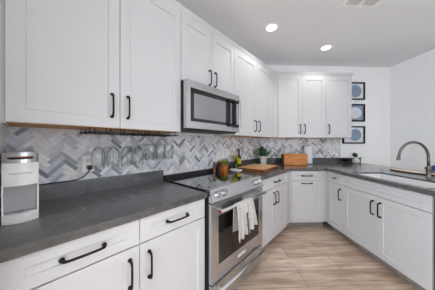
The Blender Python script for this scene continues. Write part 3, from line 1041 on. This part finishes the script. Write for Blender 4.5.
# oil bottle
ob = thing('oil_bottle', 'green glass oil bottle with a yellow label behind the cutting board', 'bottle', (.0695, 2.105, .9142))
mk('glass_body', M['greenglass'], ob, lathe, [(0, 0), (.034, 0), (.036, .006), (.036, .150), (.031, .178), (.016, .202), (.0135, .215), (.0135, .238), (0, .238)], 24)
mk('paper_label', M['label_yellow'], ob, lathe, [(.0364, .060), (.0369, .060), (.0369, .142), (.0364, .142)], 24)
mk('cap', M['brown'], ob, lathe, [(0, .236), (.0150, .236), (.0150, .284), (.012, .288), (0, .288)], 20)
# spoon rest and spoon
sr = thing('spoon_rest', 'white ceramic spoon rest between the cooktop and the cutting board', 'spoon rest', (.235, 1.815, .9142), .5)
mk('dish', M['ceramic'], sr, lathe, [(0, 0), (.045, 0), (.062, .014), (.074, .034), (.071, .035), (.058, .017), (.043, .006), (0, .005)], 26, (0, 0, 0), 1.15, .72)
bm = bmesh.new(); lathe(bm, [(0, -.008), (.016, -.004), (.021, .002), (.019, .003), (.014, -.001), (0, -.004)], 16, (-.012, 0, .018), 1.3, 1)
tube(bm, [(.008, 0, .019), (.06, -.01, .032), (.12, -.02, .040)], [.004, .0045, .006], 8)
sp_ = tag(obj('spoon', bm, M['blackplastic']), 'dark spoon lying across the white spoon rest', 'spoon')
sp_.location = (.235, 1.815, .9235); sp_.rotation_euler = (0, 0, .5)
# cutting board
cb = thing('cutting_board', 'thick rectangular wooden cutting board lying right of the range', 'cutting board', (.318, 2.235, .9142), .10)
bm = bmesh.new(); box(bm, -.195, .195, -.282, .282, .0, .0385, bev=.004)
o = obj('board', bm, M['board'], cb)
o.data.materials.append(M['boardside'])
for f in o.data.polygons:
    if abs(f.normal.z) < .5:
        f.material_index = 1
# leafy plant in white pot
lp = thing('potted_plant', 'white pot with a spiky dark green plant in the angled corner', 'plant', (.165, 2.665, .9142))
mk('pot', M['ceramic'], lp, lathe, [(0, 0), (.045, 0), (.049, .008), (.064, .150), (.066, .156), (.058, .156), (.056, .135), (0, .135)], 28)
mk('soil', M['soil'], lp, lathe, [(0, .1352), (.0555, .1352), (.052, .141), (0, .143)], 20)
bm = bmesh.new()
for k in range(44):
    a_ = k * 2.4 + random.uniform(-.3, .3); el = random.uniform(.15, 1.5)
    L_ = random.uniform(.18, .31)
    leaf(bm, (.012 * math.cos(a_), .012 * math.sin(a_), .14), (math.cos(a_) * math.cos(el), math.sin(a_) * math.cos(el), math.sin(el) + .25), L_, random.uniform(.028, .044), .30, 4)
obj('foliage', bm, M['leaf'], lp, recalc=False)

# ---------------------------------------------------------------- along the back wall
bb = thing('bread_box', 'orange wooden bread box in front of the paper towels', 'bread box', at('back', .520, -.215, .9142), rz('back'))
bxo('body', M['crateside'], bb, -.202, .202, -.048, .069, .0, .176, bev=.004)
bm = bmesh.new(); t2 = bmesh.new(); box(t2, -.202, .202, -.0625, -.0485, .004, .176, bev=.003); merge(bm, t2)
dl = obj('door', bm, M['crate'], bb)
bm = bmesh.new()
for x in (-.10, .10):
    tube(bm, [(x, -.0625, .046), (x, -.072, .046), (x, -.078, .046)], [.005, .008, .006], 10)
obj('knobs', bm, M['brown'], dl) if False else bm.free()
for x in (-.07,):
    bm = bmesh.new(); tube(bm, [(x, -.0625, .046), (x, -.070, .046), (x, -.076, .046)], [.005, .008, .006], 10)
    obj('knob', bm, M['brown'], dl)
bxo('lid', M['crate'], bb, -.205, .205, -.066, .071, .1762, .190, bev=.003)
pt_ = thing('paper_towel_roll', 'upright roll of white paper towels behind the bread box', 'paper towels', at('back', .835, -.092, .9142), rz('back'))
mk('stand', M['black'], pt_, lathe, [(0, 0), (.070, 0), (.070, .008), (.008, .011), (.008, .330), (.010, .334), (0, .338)], 28)
mk('roll', M['paper'], pt_, lathe, [(.020, .012), (.067, .012), (.069, .016), (.069, .314), (.067, .318), (.020, .318), (.020, .012)], 32)
bw = thing('footed_bowl', 'black footed bowl on the worktop under the framed prints', 'bowl', at('back', 1.515, -.11, .9142))
mk('bowl', M['blackplastic'], bw, lathe, [(0, .030), (.022, .030), (.052, .052), (.070, .082), (.072, .096), (.068, .096), (.064, .082), (.047, .056), (.02, .038), (0, .036)], 28)
mk('foot', M['blackplastic'], bw, lathe, [(0, 0), (.040, 0), (.038, .006), (.014, .014), (.014, .0305), (0, .0305)], 24)
va = thing('bud_vase', 'small round white vase with a green leafy sprig at the counter end', 'vase', at('back', 1.725, -.095, .9142))
mk('vase', M['ceramic'], va, lathe, [(0, 0), (.034, 0), (.052, .018), (.060, .045), (.054, .074), (.028, .096), (.020, .106), (.023, .118), (.018, .118), (.015, .106), (.022, .094), (.046, .072), (.05, .045), (.04, .02), (0, .012)], 28)
bm = bmesh.new()
tube(bm, [(0, 0, .06), (-.004, -.004, .13), (-.010, -.01, .20)], .002, 6); tube(bm, [(0, 0, .06), (.02, -.014, .13), (.055, -.03, .13)], .002, 6)
obj('stem', bm, M['stem'], va)
bm = bmesh.new()
leaf(bm, (-.008, -.012, .115), (-.1, -.5, .9), .11, .085, .1, 5); leaf(bm, (-.010, -.008, .135), (.5, -.3, .8), .08, .055, .2, 4); leaf(bm, (-.006, -.008, .12), (-.7, -.3, .75), .09, .055, .2, 4)
leaf(bm, (.05, -.028, .132), (.7, -.3, -.1), .055, .042, .4, 4)
obj('leaves', bm, M['leaf'], va, recalc=False)

# framed prints
def print_frame(z, bg, disc, label, ex, ez):
    t = thing('picture_frame', label, 'picture', at('back', 1.750, -.0005, z), rz('back'), 'framed prints on the back wall')
    hw_, hh = .213, .163
    bm = bmesh.new()
    for a in ((-hw_, hw_, hh - .024, hh), (-hw_, hw_, -hh, -hh + .024), (-hw_, -hw_ + .024, -hh + .024, hh - .024), (hw_ - .024, hw_, -hh + .024, hh - .024)):
        box(bm, a[0], a[1], -.026, 0, a[2], a[3])
    obj('frame', bm, M['black'], t)
    pr_ = bxo('print', M[bg], t, -hw_ + .024, hw_ - .024, -.010, -.002, -hh + .024, hh - .024)
    bm = bmesh.new()
    N_ = 36
    vs_ = [bm.verts.new((ex * math.cos(2 * PI * k / N_) + .03, -.0108, ez * math.sin(2 * PI * k / N_))) for k in range(N_)]
    bm.faces.new(vs_)
    g_ = bmesh.ops.extrude_face_region(bm, geom=bm.faces[:])
    for v in g_['geom']:
        if isinstance(v, bmesh.types.BMVert):
            v.co.y = -.0101
    obj('motif', bm, M[disc], pr_)
print_frame(2.259, 'artwhite', 'artblue', 'top black framed print with a blue round motif', .125, .115)
print_frame(1.852, 'artblue', 'artwhite', 'middle black framed print with a white oval on blue', .125, .105)
print_frame(1.440, 'artwhite', 'artblue', 'bottom black framed print, partly below the wall cabinet', .120, .110)

# ---------------------------------------------------------------- on the peninsula
sb = thing('serving_board', 'oval pale wooden serving board lying flat behind the faucet', 'board', TS(1.64, 1.06, .9142), rz('right'))
mk('board', M['slab'], sb, lathe, [(0, .019), (.96, .019), (.985, .016)] , 40, (0, 0, 0), .265, .130)
mk('rim', M['bark'], sb, lathe, [(0, 0), (.93, 0), (1.0, .007), (.985, .0158), (0, .0158)], 40, (0, 0, 0), .265, .130)
bl = thing('dish_soap', 'dark blue soap bottle behind the faucet at the right edge', 'bottle', TS(1.835, 1.125, .9142), rz('right'))
mk('body', M['blue'], bl, lathe, [(0, 0), (.028, 0), (.030, .008), (.030, .075), (.020, .092), (.011, .098), (0, .098)], 20)
mk('cap', M['plastic'], bl, lathe, [(0, .0982), (.011, .0982), (.010, .115), (.005, .120), (0, .120)], 14)
